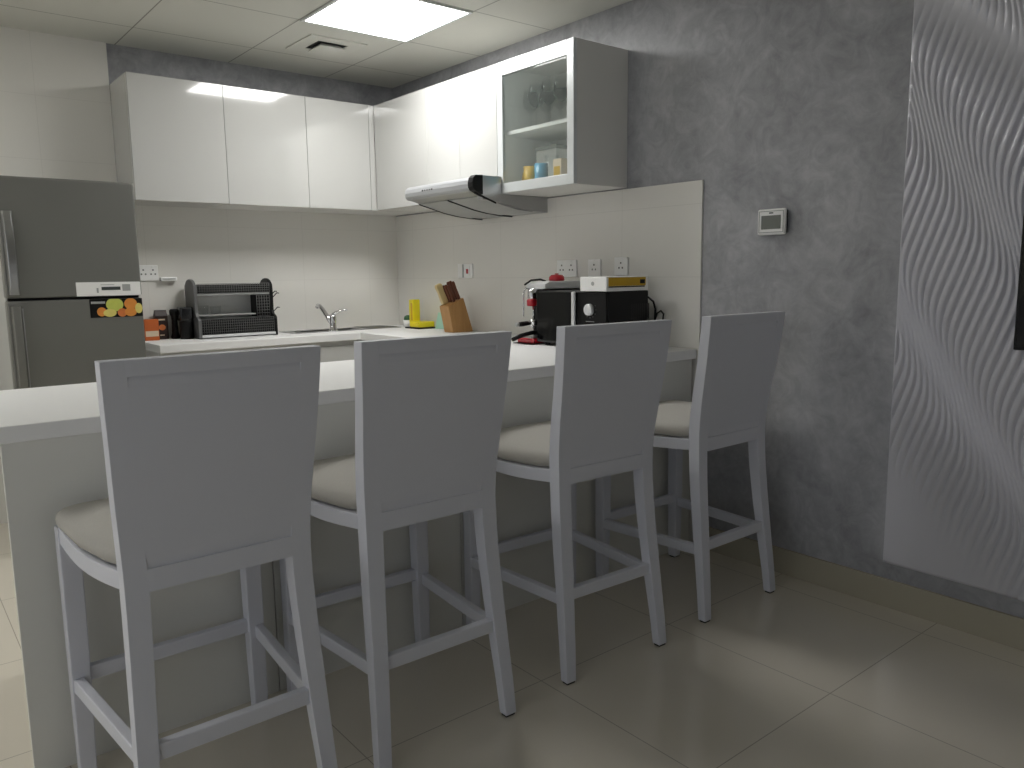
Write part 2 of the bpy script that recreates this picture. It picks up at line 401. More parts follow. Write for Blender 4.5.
# glass-fronted cabinet
GY0, GY1 = 2.440, 2.985
t = thing('display_cabinet', 'white wall cabinet with a framed glass door and glassware inside', 'cabinet', (0, 2.71, ZB))
b = MB(); x0, x1 = XF+.021, -.001
b.box(x0, x1, GY0, GY0+.018, ZB, ZT, bev=.0008); b.box(x0, x1, GY1-.018, GY1-.0005, ZB, ZT); b.box(x0, x1, GY0+.018, GY1-.018, ZT-.018, ZT); b.box(x0, x1, GY0+.018, GY1-.018, ZB, ZB+.018)
b.build('body', M['carcass'], t)
bx(-.008, -.0015, GY0+.018, GY1-.018, ZB+.018, ZT-.018).build('back_board', M['carcass'], t)
SH = 1.930
bx(x0+.015, -.0085, GY0+.0185, GY1-.0185, SH-.018, SH, bev=.001).build('shelf', M['carcass'], t)
fwid = .043
b = MB()
b.box(XF, XF+.02, GY0, GY0+fwid, ZB-.0, ZT, bev=.0015); b.box(XF, XF+.02, GY1-fwid, GY1-.001, ZB, ZT, bev=.0015)
b.box(XF, XF+.02, GY0+fwid, GY1-fwid, ZB, ZB+.047, bev=.0015); b.box(XF, XF+.02, GY0+fwid, GY1-fwid, ZT-.065, ZT, bev=.0015)
d = b.build('door_frame', M['alu'], t)
bx(XF+.008, XF+.012, GY0+fwid, GY1-fwid, ZB+.047, ZT-.065).build('glass_pane', M['hazed'], d)
# stemware and crockery inside
def wine_glass(x, y, z, s=1.):
    pr = [(.0, 0), (.033, .001), (.033, .003), (.006, .008), (.0036, .02), (.0036, .085), (.012, .095), (.032, .115), (.039, .145), (.036, .175), (.031, .2), (.0298, .2), (.0345, .175), (.0375, .146), (.030, .117), (.010, .098), (0, .096)]
    b = MB().lathe([(r*s, h*s+z) for r, h in pr], (x, y, 0), n=20)
    return tag(b.build('wine_glass', M['crystal']), 'clear stemmed wine glass on the upper shelf of the glass cabinet', 'glass', 'wine glasses on the upper cabinet shelf')
g0 = None
for k, (x, y) in enumerate([(-.25, 2.53), (-.25, 2.62), (-.25, 2.71), (-.25, 2.80), (-.14, 2.55), (-.14, 2.65), (-.14, 2.75), (-.14, 2.85), (-.195, 2.905)]):
    if g0 is None: g0 = wine_glass(0, 0, 0); g0.location = (x, y, SH+.0005)
    else:
        c = g0.copy(); COL.objects.link(c); c.location = (x, y, SH+.0005)
zs = ZB+.0185
def cup(name, x, y, r, h, m, label, cat):
    b = MB().lathe([(0, zs), (r*.75, zs), (r*.8, zs+.004), (r, zs+h), (r-.004, zs+h), (r*.78-.003, zs+.008), (0, zs+.008)], (x, y, 0))
    return tag(b.build(name, m), label, cat)
t = thing('mug', 'yellow mug on the lower shelf behind the glass door', 'mug', (-.25, 2.85, zs))
def cupm(t, x, y, r, h, m):
    MB().lathe([(0, zs), (r*.85, zs), (r*.95, zs+.004), (r, zs+h), (r-.004, zs+h), (r*.9-.003, zs+.008), (0, zs+.008)], (x, y, 0)).build('cup_body', m, t)
    MB().tube([(x-.0, y+r*.97, zs+h*.8), (x, y+r+.02, zs+h*.75), (x, y+r+.024, zs+h*.45), (x, y+r*.95, zs+h*.25)], .004, 8).build('handle', m, t)
cupm(t, -.25, 2.850, .033, .105, M['amber'])
t = thing('mug', 'blue mug next to the yellow mug in the glass cabinet', 'mug', (-.25, 2.768, zs))
cupm(t, -.25, 2.768, .033, .11, M['cyan'])
cup('tumbler', -.25, 2.693, .034, .14, M['crystal'], 'tall clear tumbler between the blue mug and the cream carton', 'glass')
t = thing('carton', 'small cream carton beside the tumbler in the glass cabinet', 'carton', (-.255, 2.62, zs))
bx(-.28, -.23, 2.595, 2.650, zs+.0003, zs+.115, bev=.001).build('box', M['cream'], t)
bx(-.2812, -.2803, 2.602, 2.643, zs+.03, zs+.08).build('printed_label', M['amber'], t)
# stack of white plates at the back
p0 = None
for k in range(6):
    if p0 is None:
        p0 = MB().lathe([(0, 0), (.05, 0), (.055, .003), (.088, .016), (.09, .018), (.086, .0185), (.053, .007), (0, .006)], (0, 0, 0), n=32).build('plate', M['white'])
        tag(p0, 'white plate in the stack at the back of the lower cabinet shelf', 'plate', 'stacked white plates'); p0.location = (-.105, 2.83, zs+.0005)
    else:
        c = p0.copy(); COL.objects.link(c); c.location = (-.105, 2.83, zs+.0005+k*.0075)
t = thing('storage_tub', 'white lidded tub sitting on the plates behind the glass door', 'tub', (-.105, 2.83, zs+.06))
zz = zs+.0005+5*.0075+.0195
bx(-.165, -.045, 2.755, 2.905, zz, zz+.135, bev=.008).build('tub', M['white'], t)
bx(-.169, -.041, 2.751, 2.909, zz+.1355, zz+.150, bev=.004).build('lid', M['offgrey'], t)

# ------------------------------------------------------------------ cooker hood
HY0, HY1 = 2.992, 3.566
t = thing('cooker_hood', 'silver slim cooker hood under the white cabinets on the right wall', 'cooker hood', (-.01, 3.27, 1.56))
under = [(-.500, 1.640), (-.44, 1.622), (-.36, 1.602), (-.28, 1.582), (-.19, 1.567), (-.10, 1.559), (-.0105, 1.555)]
b = MB(); b.prism(under+[(-.0105, 1.711), (-.345, 1.711), (-.500, 1.700)], 1, HY0, HY1); b.build('hood_body', M['steel'], t)
prof = [(-.5005, 1.636), (-.515, 1.640), (-.524, 1.652), (-.526, 1.672), (-.522, 1.690), (-.51, 1.702), (-.5005, 1.706)]
b = MB(); b.prism(prof, 1, 2.985, 3.568); b.build('front_lip', M['lip'], t)
pr2 = [(-.470, 1.622), (-.50, 1.630), (-.522, 1.640), (-.531, 1.655), (-.532, 1.676), (-.526, 1.698), (-.512, 1.711), (-.470, 1.713)]
b = MB(); b.prism(pr2, 1, 2.945, 2.984); b.build('end_cap', M['black'], t)
b = MB(); b.prism([(-.469, 1.600), (-.469, 1.712), (-.352, 1.713), (-.352, 1.590)], 1, 2.950, 2.9905); b.build('side_cover', M['steel'], t)
b = MB(); b.prism([(-.52, 1.632), (-.39, 1.588), (-.39, 1.580), (-.52, 1.622)], 1, 2.944, 2.9495); b.build('edge_seal', M['black'], t)
b = MB()
for y0, y1 in ((3.01, 3.272), (3.30, 3.550)):
    b.loft([[Vector((x, y0, z-.0005)), Vector((x, y1, z-.0005)), Vector((x, y1, z-.004)), Vector((x, y0, z-.004))] for x, z in under[1:-1]])
b.build('grease_filter', M['offgrey'], t)
for yy in (3.2875, HY1-.004): MB().tube([(x, yy, z-.003) for x, z in under[1:]], .0035, 6).build('filter_trim', M['blackmesh'], t) 
b = MB()
for k in range(5): b.lathe([(0, -.5285), (.0042 if k in (0, 4) else .003, -.5285), (.0042 if k in (0, 4) else .003, -.523)], (0, 3.305+k*.022, 1.674), axis=0, n=12)
b.build('button', M['black'], t)

# ------------------------------------------------------------------ fridge
FX0, FX1, FY = -2.363, -1.812, 3.875
t = thing('fridge', 'dark stainless steel top-freezer fridge left of the back counter', 'fridge', (-2.09, 4.2, 0))
bx(FX0+.004, FX1-.004, FY+.062, 4.50, .03, 1.675, bev=.006).build('body', M['fridge_side'], t)
ft = bx(FX0, FX1, FY, FY+.06, 1.160, 1.682, bev=.008, seg=3).build('freezer_door', M['fridge'], t)
lt = bx(FX0, FX1, FY, FY+.06, .06, 1.148, bev=.008, seg=3).build('fridge_door', M['fridge'], t)
bx(FX0+.01, FX1-.01, FY+.02, FY+.061, 1.1485, 1.1595).build('door_gasket', M['black'], t)
for k in (FX0+.06, FX1-.06):
    MB().lathe([(0, 0), (.018, 0), (.018, .0295), (0, .0295)], (k, FY+.12, 0), n=14).build('foot', M['black'], t)
    MB().lathe([(0, 0), (.018, 0), (.018, .0295), (0, .0295)], (k, 4.42, 0), n=14).build('foot', M['black'], t)
def fr_handle(z0, z1, par, m, flip):
    n = 9; rings = []
    for k in range(n):
        q = k/(n-1); z = z0+(z1-z0)*q; d = .038*math.sin(math.pi*min(1, max(0, (q if not flip else 1-q)*.75+.2)))**.8
        x0, x1 = FX0+.012, FX0+.054
        rings.append([Vector((x0, FY-.0005, z)), Vector((x0+.006, FY-d, z)), Vector((x1-.006, FY-d, z)), Vector((x1, FY-.0005, z))])
    MB().loft(rings, bev=.002).build('handle', m, par)
fr_handle(1.175, 1.535, ft, M['steel'], False)
fr_handle(.70, 1.125, lt, M['fridge'], True)
bx(FX0+.056, FX0+.060, FY-.006, FY-.0004, .71, 1.115).build('handle_highlight', M['steel'], lt)  # bright strip standing in for the highlight line along the handle
# white energy/control label and the fruit picture on the doors
pl = bx(-2.089, -1.817, FY-.0022, FY-.0004, 1.162, 1.225).build('label_plate', M['white'], ft)
bx(-1.985, -1.905, FY-.0034, FY-.0023, 1.188, 1.203).build('label_window', M['darkslot'], pl)
bx(-1.988, -1.93, FY-.0030, FY-.0023, 1.211, 1.2135).build('label_print', M['offgrey'], pl)
bx(-1.896, -1.862, FY-.0034, FY-.0023, 1.183, 1.2135).build('label_square', M['offgrey'], pl)
bx(-2.006, -1.998, FY-.003, FY-.0023, 1.176, 1.198).build('label_mark', M['offgrey'], pl)
pic = bx(-2.040, -1.815, FY-.0022, FY-.0004, 1.062, 1.147).build('picture_sticker', M['black'], lt)
bx(-2.034, -1.975, FY-.0034, FY-.0023, 1.126, 1.136).build('caption_strip', M['offgrey'], pic)
def disc(x, z, rx, rz, k, m, nm):
    pts = []
    for i in range(28):
        a = 2*math.pi*i/28; px = min(-1.8155, x+rx*math.cos(a)); pz = min(1.1468, max(1.0622, z+rz*math.sin(a))); pts.append((px, pz))
    b = MB(); b.prism(pts, 1, FY-.0028-k*.0006, FY-.00225); b.build(nm, m, pic)
disc(-1.935, 1.120, .037, .032, 0, M['fruit1'], 'printed_melon'); disc(-1.866, 1.122, .028, .026, 1, M['fruit2'], 'printed_orange')
disc(-1.992, 1.088, .020, .021, 1, M['fruit2'], 'printed_orange'); disc(-1.958, 1.082, .028, .018, 2, M['fruit3'], 'printed_lemon')
disc(-1.905, 1.082, .02, .02, 2, M['fruit4'], 'printed_peach'); disc(-1.868, 1.084, .026, .021, 3, M['fruit2'], 'printed_orange'); disc(-1.832, 1.100, .016, .024, 4, M['fruit3'], 'printed_lemon')

# ------------------------------------------------------------------ wall fittings
def socket(name, axis, c, w_, h_, label, kind, cat='socket'):
    """axis 'x' on the right wall, 'y' on the back wall; c = (along, z)"""
    a, z = c; d0, d1 = .0104, .019
    f = (lambda u0, u1, p0, p1, z0, z1, **k: bx(-p1, -p0, u0, u1, z0, z1, **k)) if axis == 'x' else (lambda u0, u1, p0, p1, z0, z1, **k: bx(u0, u1, YB-p1, YB-p0, z0, z1, **k))
    t = thing(name, label, cat, (-.01, a, z) if axis == 'x' else (a, YB-.01, z))
    f(a-w_/2, a+w_/2, d0, d1, z-h_/2, z+h_/2, bev=.003).build('face_plate', M['white'], t)
    if kind == 'switch':
        f(a-.014, a+.014, d1+.0003, d1+.005, z-.022, z+.022, bev=.0015).build('rocker', M['white'], t)
    elif kind == 'red':
        r = f(a-.052, a-.008, d1+.0003, d1+.004, z-.03, z+.03, bev=.0015).build('rocker', M['white'], t)
        f(a-.040, a-.020, d1+.0042, d1+.006, z-.016, z+.012, bev=.0015).build('red_marker', M['red'], r)
        f(a+.012, a+.018, d1+.0003, d1+.006, z-.04, z+.04).build('edge_strip', M['offgrey'], t)
    else:
        for q in ((-1, 1) if kind == 'twin' else (0,)):
            b = MB()
            for du, dz in ((0, .017), (-.011, -.006), (.011, -.006)):
                me = _tomesh(f(a+q*w_*.24+du-.004, a+q*w_*.24+du+.004, d1+.0002, d1+.001, z+dz-.005, z+dz+.003))
                b.bm.from_mesh(me); bpy.data.meshes.remove(me)
            b.build('pin_holes', M['greyp'], t)
            f(a+q*w_*.24-.006, a+q*w_*.24+.006, d1+.0003, d1+.003, z+.026, z+.038, bev=.001).build('rocker', M['white'], t)
    return t
def _tomesh(s):
    me = bpy.data.meshes.new('tmp'); s.bm.to_mesh(me); s.bm.free(); return me
socket('cooker_switch', 'x', (3.735, 1.258), .15, .085, 'white wall switch with a red marker above the knife block', 'red', 'switch')
socket('wall_socket', 'x', (2.84, 1.262), .146, .086, 'white twin wall socket above the coffee machine', 'twin')
socket('wall_socket', 'x', (2.64, 1.262), .086, .086, 'white single wall socket above the white end of the carton on the microwave', 'single')
socket('wall_socket', 'x', (2.46, 1.268), .086, .086, 'white single wall socket above the yellow carton label', 'single')
socket('wall_socket', 'y', (-1.61, 1.268), .105, .086, 'white wall socket beside the fridge', 'twin')
t = thing('plug_adapter', 'white plug-in adapter on the tiles right of the fridge', 'adapter', (-1.505, YB-.02, 1.235))
bx(-1.553, -1.465, YB-.045, YB-.0105, 1.222, 1.244, bev=.004).build('adapter_body', M['white'], t)
bx(-1.545, -1.475, YB-.047, YB-.0455, 1.231, 1.236).build('adapter_slot', M['offgrey'], t)
t = thing('thermostat', 'white thermostat with a grey screen on the grey wall', 'thermostat', (-.01, 1.647, 1.43))
bx(-.014, -.0005, 1.590, 1.704, 1.386, 1.474, bev=.003).build('back_plate', M['black'], t)
bx(-.030, -.0145, 1.585, 1.709, 1.379, 1.481, bev=.007, seg=4).build('case', M['white'], t)
b = MB()
for a in ((1.592, 1.702, 1.470, 1.473), (1.592, 1.702, 1.388, 1.391), (1.592, 1.595, 1.391, 1.470), (1.699, 1.702, 1.391, 1.470)): b.box(-.0316, -.0302, *a)
b.build('case_groove', M['offgrey'], t)
bx(-.0325, -.0302, 1.604, 1.690, 1.402, 1.455, bev=.001).build('screen', M['display'], t)
bx(-.0318, -.0302, 1.638, 1.656, 1.462, 1.467).build('logo_mark', M['darkslot'], t)

# ------------------------------------------------------------------ wavy wall panel and television
def wave_panel():
    y1, y0, z0, z1 = 1.140, -.12, .172, 2.40
    ns, nz = 600, 230
    pitch, L, kap, amp = .0218, .705, 1.42, .727
    def hgt(s, z):
        x = 2*math.pi*(z+kap*s-1.835)/L
        w = amp*L/(2*math.pi)*(15/32*math.sin(x)+3/32*math.sin(2*x)+math.sin(3*x)/96)
        dw = amp*(((1+math.cos(x))/2)**3-.3125)
        r = abs(math.sin(math.pi*(s+w)/pitch))
        den = 1+kap*dw
        d3 = max(0, z+1.0*s-.50)
        env = (1-math.exp(-(d3/.13)**2))*(1-.95*math.exp(-((z+.8*s-2.16)/.085)**2))
        return .0125/den*(r**.5)*(.03+.97*env)
    vs, fs = [], []
    for j in range(nz+1):
        z = z0+(z1-z0)*j/nz
        for i in range(ns+1):
            s = (y1-y0)*i/ns
            edge = min(1, i/4, (ns-i)/4)
            vs.append((-.020-hgt(s, z)*edge, y1-s, z))
    n = ns+1
    for j in range(nz):
        for i in range(ns): fs.append((j*n+i, j*n+i+1, (j+1)*n+i+1, (j+1)*n+i))
    base = len(vs)
    ring = [i for i in range(n)]+[j*n+ns for j in range(1, nz+1)]+[nz*n+i for i in range(ns-1, -1, -1)]+[j*n for j in range(nz-1, 0, -1)]
    for q in ring: vs.append((-.001, vs[q][1], vs[q][2]))
    m = len(ring)
    for i in range(m): fs.append((ring[i], base+i, base+(i+1) % m, ring[(i+1) % m]))
    me = bpy.data.meshes.new('wave_panel'); me.from_pydata(vs, [], fs); me.materials.append(M['wave'])
    me.update()
    for p in me.polygons: p.use_smooth = p.index < nz*ns
    o = bpy.data.objects.new('wave_panel', me); COL.objects.link(o)
    bm = bmesh.new(); bm.from_mesh(me); bmesh.ops.recalc_face_normals(bm, faces=bm.faces[:]); bm.to_mesh(me); bm.free()
    return tag(o, 'tall silver-grey wall panel carved with wavy ridges', 'wall panel')
wave_panel()
t = thing('television', 'black flat television mounted on the wavy wall panel', 'television', (-.06, .13, 1.3))
bx(-.085, -.055, -.49, .747, .987, 1.69, bev=.004).build('casing', M['black'], t)
bx(-.0862, -.0852, -.482, .739, .999, 1.682).build('screen', M['blackgloss'], t)
bx(-.0545, -.039, -.2, .44, 1.15, 1.52).build('wall_mount', M['black'], t)

# ------------------------------------------------------------------ bar stools
def interp(tab, z):
    for (a, va), (b_, vb) in zip(tab, tab[1:]):
        if z <= b_:
            q = (z-a)/(b_-a); return va+(vb-va)*q
    return tab[-1][1]
def smooth_tab(tab, n=28):
    """Catmull-Rom resample"""
    P = [tab[0]]+tab+[tab[-1]]; out = []
    for i in range(1, len(P)-2):
        for k in range(6):
            u = k/6; p0, p1, p2, p3 = P[i-1:i+3]
            f = lambda a, b, c, d: .5*(2*b+(c-a)*u+(2*a-5*b+4*c-d)*u*u+(3*b-a-3*c+d)*u**3)
            out.append((p1[0]+(p2[0]-p1[0])*u, f(p0[1], p1[1], p2[1], p3[1])))
    out.append(tab[-1]); return out
RY = smooth_tab([(0, -.012), (.25, .013), (.45, .034), (.60, .0445), (.70, .0435), (.80, .031), (.90, .014), (1.0, 0), (1.0895, -.0095)])   # rear face of the back legs
RW = smooth_tab([(0, .2195), (.3, .2085), (.63, .2005), (.85, .211), (1.0895, .2220)])                                                # outer half width
RD = [(0, .030), (.45, .043), (.68, .046), (.9, .041), (1.0895, .038)]                                                                # depth
LW = [(0, .036), (.3, .043), (.6, .047), (1.0895, .046)]                                                                              # width of a back leg
ST = 1.0895
def make_stool():
    t = thing('bar_stool', '', 'bar stool', (0, 0, 0), 'white bar stools along the breakfast bar')
    zs_ = [.007, .1, .2, .3, .4, .5, .56, .6, .64, .68, .72, .76, .8, .85, .9, .95, 1.0, 1.05, ST]
    for s in (-1, 1):
        rings = []
        for z in zs_:
            w_, y, d, lw = interp(RW, z), interp(RY, z), interp(RD, z), interp(LW, z)
            rings.append([Vector((s*w_, y, z)), Vector((s*(w_-lw), y, z)), Vector((s*(w_-lw), y+d, z)), Vector((s*w_, y+d, z))])
        l = MB().loft(rings, bev=.0012).build('leg', M['paint'], t)
        bx(*sorted((s*(.2195-.003), s*(.2195-.034))), -.009, .015, 0, .0068, bev=.002).build('foot_glide', M['rubber'], l)
        fl = []
        for z, xo, wd, yo in ((.007, .243, .038, .514), (.3, .243, .044, .516), (.652, .243, .047, .518)):
            fl.append([Vector((s*xo, yo-wd, z)), Vector((s*(xo-wd), yo-wd, z)), Vector((s*(xo-wd), yo, z)), Vector((s*xo, yo, z))])
        l = MB().loft(fl, bev=.003).build('leg', M['paint'], t)
        bx(*sorted((s*.238, s*.211)), .484, .511, 0, .0068, bev=.002).build('foot_glide', M['rubber'], l)
    # back: thin recessed panel between the legs, framed by a top and a bottom rail
    zp = [(.655, 1), (.664, .7), (.68, .15)]+[(z, 0) for z in (.70, .72, .76, .8, .85, .9, .95, 1.0, 1.02)]+[(1.035, .15), (1.049, .6), (1.058, 1)]
    rings = []
    for z, gr in zp:
        w_ = interp(RW, z)-interp(LW, z)+.003; y = interp(RY, z)-.0002+.0038*gr; 
        rings.append([Vector((-w_, y, z)), Vector((w_, y, z)), Vector((w_, y+.024, z)), Vector((-w_, y+.024, z))])
    MB().loft(rings).build('backrest', M['paint'], t)
    for za, zb in ((.608, .6555), (1.0575, ST)):
        rings = []
        for k in range(5):
            z = za+(zb-za)*k/4; w_ = interp(RW, z)-interp(LW, z)+.002; y, d = interp(RY, z), interp(RD, z)
            pr_ = .0008
            rings.append([Vector((-w_, y-.0001, z)), Vector((-w_+.012, y-pr_, z)), Vector((w_-.012, y-pr_, z)), Vector((w_, y-.0001, z)), Vector((w_, y+d-.001, z)), Vector((-w_, y+d-.001, z))])
        MB().loft(rings).build('back_rail', M['paint'], t)
    # seat rails: sides bow outwards and dip a little, front straight
    for s in (-1, 1):
        rings = []
        for k in range(13):
            q = k/12; y = .086+(.479-.086)*q; bow = math.sin(math.pi*q)
            xo = .2005+(.240-.2005)*q+.010*bow; z1 = .652-.011*bow+.004*q; h_ = .040
            rings.append([Vector((s*xo, y, z1)), Vector((s*(xo-.026), y, z1)), Vector((s*(xo-.026), y, z1-h_)), Vector((s*xo, y, z1-h_))])
        MB().loft(rings, bev=.002).build('seat_rail', M['paint'], t)
    bx(-.202, .202, .484, .510, .612, .654, bev=.002).build('seat_rail', M['paint'], t)
    # upholstered seat: a plump cushion tucked in at its lower edge
    b = MB(); NA, rings = 72, []
    def outline(k, sc, dz):
        a = 2*math.pi*k/NA; c, s_ = math.cos(a), math.sin(a); p = .15
        u = math.copysign(abs(c)**p, c); v = math.copysign(abs(s_)**p, s_)
        q = (v*sc+1)/2; y = .093+(.517-.093)*q; bow = math.sin(math.pi*min(1, max(0, q)))
        return Vector((u*sc*(.199+(.243-.199)*q+.011*bow), y, .6555+dz-.009*bow*abs(u)*min(1, sc)))
    for sc, dz in ((.96, .0), (.985, .004), (1.008, .013), (1.012, .022), (.998, .032), (.96, .041), (.90, .047), (.8, .053), (.62, .059), (.4, .063), (.15, .065)):
        rings.append([outline(k, sc, dz) for k in range(NA)])
    b.loft(rings, True, True); b.build('seat', M['fabric'], t)
    # stretchers
    bx(-.168, .168, .022, .046, .250, .287, bev=.003).build('stretcher', M['paint'], t)
    bx(-.2085, .2085, .484, .508, .250, .287, bev=.003).build('stretcher', M['paint'], t)
    for s in (-1, 1):
        rings = []
        for q in (0, 1):
            y = .056+(.4785-.056)*q; xo = .203+(.240-.203)*q
            rings.append([Vector((s*xo, y, .270)), Vector((s*(xo-.024), y, .270)), Vector((s*(xo-.024), y, .234)), Vector((s*xo, y, .234))])
        MB().loft(rings, bev=.003).build('stretcher', M['paint'], t)
    return t
stool = make_stool()
spots = [(-2.282, 1.456, .008, 'white bar stool with a grey seat at the open left end of the bar'),
         (-1.7287, 1.4728, -.012, 'second white bar stool from the left, its back in front of the sink'),
         (-1.076, 1.4773, -.0452, 'white bar stool whose back stands in front of the black microwave'),
         (-.4142, 1.479, -.0058, 'white bar stool nearest the grey wall')]
for i, (x, y, a, lab) in enumerate(spots):
    if i == 0: stool.location = (x, y, 0); stool.rotation_euler = (0, 0, a); stool['label'] = lab
    else: dup(stool, (x, y, 0), a, lab)

# ------------------------------------------------------------------ things on the back counter
Z = CT+.0006
t = thing('tea_box', 'orange box with a pale label next to the fridge', 'box', (-1.61, 4.45, CT))
bx(-1.675, -1.602, 4.42, 4.48, Z, Z+.115, bev=.001).build('box', M['orange'], t)
bx(-1.672, -1.605, 4.4188, 4.4198, Z+.022, Z+.052).build('pale_label', M['cream'], t)
t = thing('coffee_packet', 'dark brown coffee packet standing behind the orange box', 'packet', (-1.56, 4.49, CT))
MB().loft([[Vector((x, y, z)) for x, y in ((-1.603+dx, 4.475+dy), (-1.537-dx, 4.475+dy), (-1.537-dx, 4.515-dy), (-1.603+dx, 4.515-dy))] for z, dx, dy in ((Z, 0, 0), (Z+.13, 0, .002), (Z+.158, .001, .016), (Z+.162, .001, .017))], bev=.0015).build('bag', M['brown'], t)
b = MB(); b.box(-1.587, -1.553, 4.4732, 4.4742, Z+.105, Z+.113); b.box(-1.583, -1.560, 4.4732, 4.4742, Z+.02, Z+.026); b.build('pale_print', M['cream'], t)
b = MB(); b.prism([(-1.570+.018*math.cos(a*math.pi/10), Z+.066+.016*math.sin(a*math.pi/10)) for a in range(20)], 1, 4.4726, 4.474); b.build('round_print', M['fruit4'], t)
# black gadgets left of the rack
t = thing('hand_blender', 'slim upright black hand blender between the coffee packet and the jug', 'blender', (-1.482, 4.46, CT))
MB().lathe([(0, Z), (.022, Z), (.024, Z+.01), (.018, Z+.03), (.015, Z+.10), (.017, Z+.125), (.024, Z+.135), (.025, Z+.158), (.018, Z+.165), (0, Z+.166)], (-1.502, 4.475, 0)).build('shaft', M['black'], t)
t = thing('lidded_jug', 'squat black lidded jug close to the left side of the dish rack', 'jug', (-1.43, 4.44, CT))
MB().lathe([(0, Z), (.034, Z), (.036, Z+.008), (.036, Z+.095), (.034, Z+.1), (0, Z+.1)], (-1.462, 4.40, 0)).build('jug_body', M['black'], t)
MB().loft([[Vector((x, y, z)) for x, y in ((-1.500, 4.365), (-1.430, 4.365), (-1.430, 4.435), (-1.500, 4.435))] for z in (Z+.101, Z+.178)], bev=.008).build('jug_lid', M['blackgloss'], t)
# dish rack
RX0, RX1, RYF, RYB = -1.415, -.985, 4.30, 4.505
t = thing('dish_rack', 'black and grey countertop dish rack against the back wall tiles', 'dish rack', ((RX0+RX1)/2, 4.4, CT))
def side(x0, x1):
    pts = [(RYF, Z), (RYB, Z), (RYB, Z+.30)]
    pts += [(4.425+.08*math.cos(a), Z+.275+.055*math.sin(a)) for a in [math.pi*k/10 for k in range(1, 10)]]
    pts += [(4.345, Z+.26), (4.345, Z+.145), (4.335, Z+.125), (RYF+.005, Z+.11), (RYF, Z+.10)]
    b = MB(); b.prism(pts, 0, x0, x1, bev=.003); return b
side(RX0-.012, RX0+.006).build('side_panel', M['greyp'], t); side(RX1-.006, RX1+.012).build('side_panel', M['black'], t)
bx(RX0+.007, RX1-.007, RYB-.008, RYB-.001, Z+.02, Z+.24).build('back_panel', M['greyback'], t)
def lattice(x0, x1, y, z0, z1, nx, nz, r=.0022):
    b = MB()
    for k in range(nx+1): x = x0+(x1-x0)*k/nx; b.tube([(x, y, z0), (x, y, z1)], r, 5)
    for k in range(nz+1): z = z0+(z1-z0)*k/nz; b.tube([(x0, y, z), (x1, y, z)], r, 5)
    return b
b = MB(); b.box(RX0+.007, RX1-.007, 4.352, RYB-.009, Z+.238, Z+.248, bev=.002); b.build('upper_shelf', M['offgrey'], t)
tr = lattice(RX0+.008, RX1-.008, 4.350, Z+.250, Z+.302, 30, 4, .0017).build('upper_guard', M['greyp'], t)
bx(RX0+.008, RX1-.008, 4.362, 4.366, Z+.249, Z+.298).build('guard_plate', M['black'], tr)
bx(RX0+.007, RX1-.007, RYF+.006, RYB-.009, Z+.012, Z+.020, bev=.002).build('drip_tray', M['offgrey'], t)
bx(RX0+.007, -1.080, 4.352, RYB-.009, Z+.122, Z+.130, bev=.002).build('middle_shelf', M['offgrey'], t)
tr = lattice(RX0+.008, RX1-.008, RYF+.004, Z+.022, Z+.108, 34, 6, .0012).build('lower_guard', M['greyp'], t)
bx(RX0+.008, RX1-.008, RYF+.010, RYF+.014, Z+.021, Z+.106).build('guard_plate', M['black'], tr)
bx(RX0+.004, RX1-.004, RYF-.003, RYF+.003, Z+.006, Z+.020, bev=.001).build('base_trim', M['silver'], t)
cd = bx(-1.075, -.993, 4.352, 4.44, Z+.108, Z+.236, bev=.003).build('cutlery_caddy', M['black'], t)
lattice(-1.073, -.996, 4.3495, Z+.112, Z+.232, 5, 7, .0018).build('caddy_grille', M['greyp'], cd)
b = MB()
for y, z in ((4.40, Z+.19), (4.43, Z+.20), (4.40, Z+.105)):
    x = RX1+.0125
    b.tube([(x, y, z), (x+.022, y, z+.03), (x+.045, y, z+.052), (x+.058, y, z+.05)], .003, 6)
b.build('side_hook', M['blackmesh'], t)
t = thing('drinking_glass', 'clear glass lying in the open middle of the dish rack', 'glass', (-1.31, 4.42, Z+.02))
MB().lathe([(.026, 0), (.031, .05), (.0295, .05), (.0245, .003), (0, .003), (0, 0), (.026, 0)], (-1.355, 4.43, Z+.1305)).build('tumbler', M['crystal'], t)
t = thing('drinking_glass', 'clear glass standing beside another in the dish rack', 'glass', (-1.26, 4.43, Z+.02))
MB().lathe([(.026, 0), (.031, .045), (.0295, .045), (.0245, .003), (0, .003), (0, 0), (.026, 0)], (-1.285, 4.43, Z+.1305)).build('tumbler', M['crystal'], t)
for o in COL.objects:
    if o.name.startswith('drinking_glass'): o['group'] = 'glasses in the dish rack'

# ------------------------------------------------------------------ corner: washing-up things, knife block
t = thing('washing_up_caddy', 'yellow L-shaped washing-up caddy by the sink corner', 'caddy', (-.10, 4.15, CT))
b = MB(); b.box(-.140, -.085, 4.14, 4.19, Z+.010, Z+.182, bev=.006); b.build('upright', M['yellow'], t)
bx(-.1405, -.1398, 4.146, 4.166, Z+.05, Z+.16).build('amber_stripe', M['amber'], t)
bx(-.17, -.05, 4.03, 4.138, Z+.010, Z+.045, bev=.006).build('tray', M['yellow'], t)
bx(-.172, -.048, 4.028, 4.192, Z, Z+.0095, bev=.002).build('base', M['black'], t)
t = thing('cup', 'small white cup holding a green scourer by the tiled corner', 'cup', (-.09, 4.29, CT))
MB().lathe([(0, Z), (.026, Z), (.031, Z+.045), (.028, Z+.045), (.024, Z+.004), (0, Z+.004)], (-.088, 4.29, 0)).build('cup_body', M['white'], t)
b = MB().lathe([(0, Z+.034), (.022, Z+.038), (.027, Z+.05), (.024, Z+.066), (.012, Z+.075), (0, Z+.077)], (-.088, 4.29, 0), n=18)
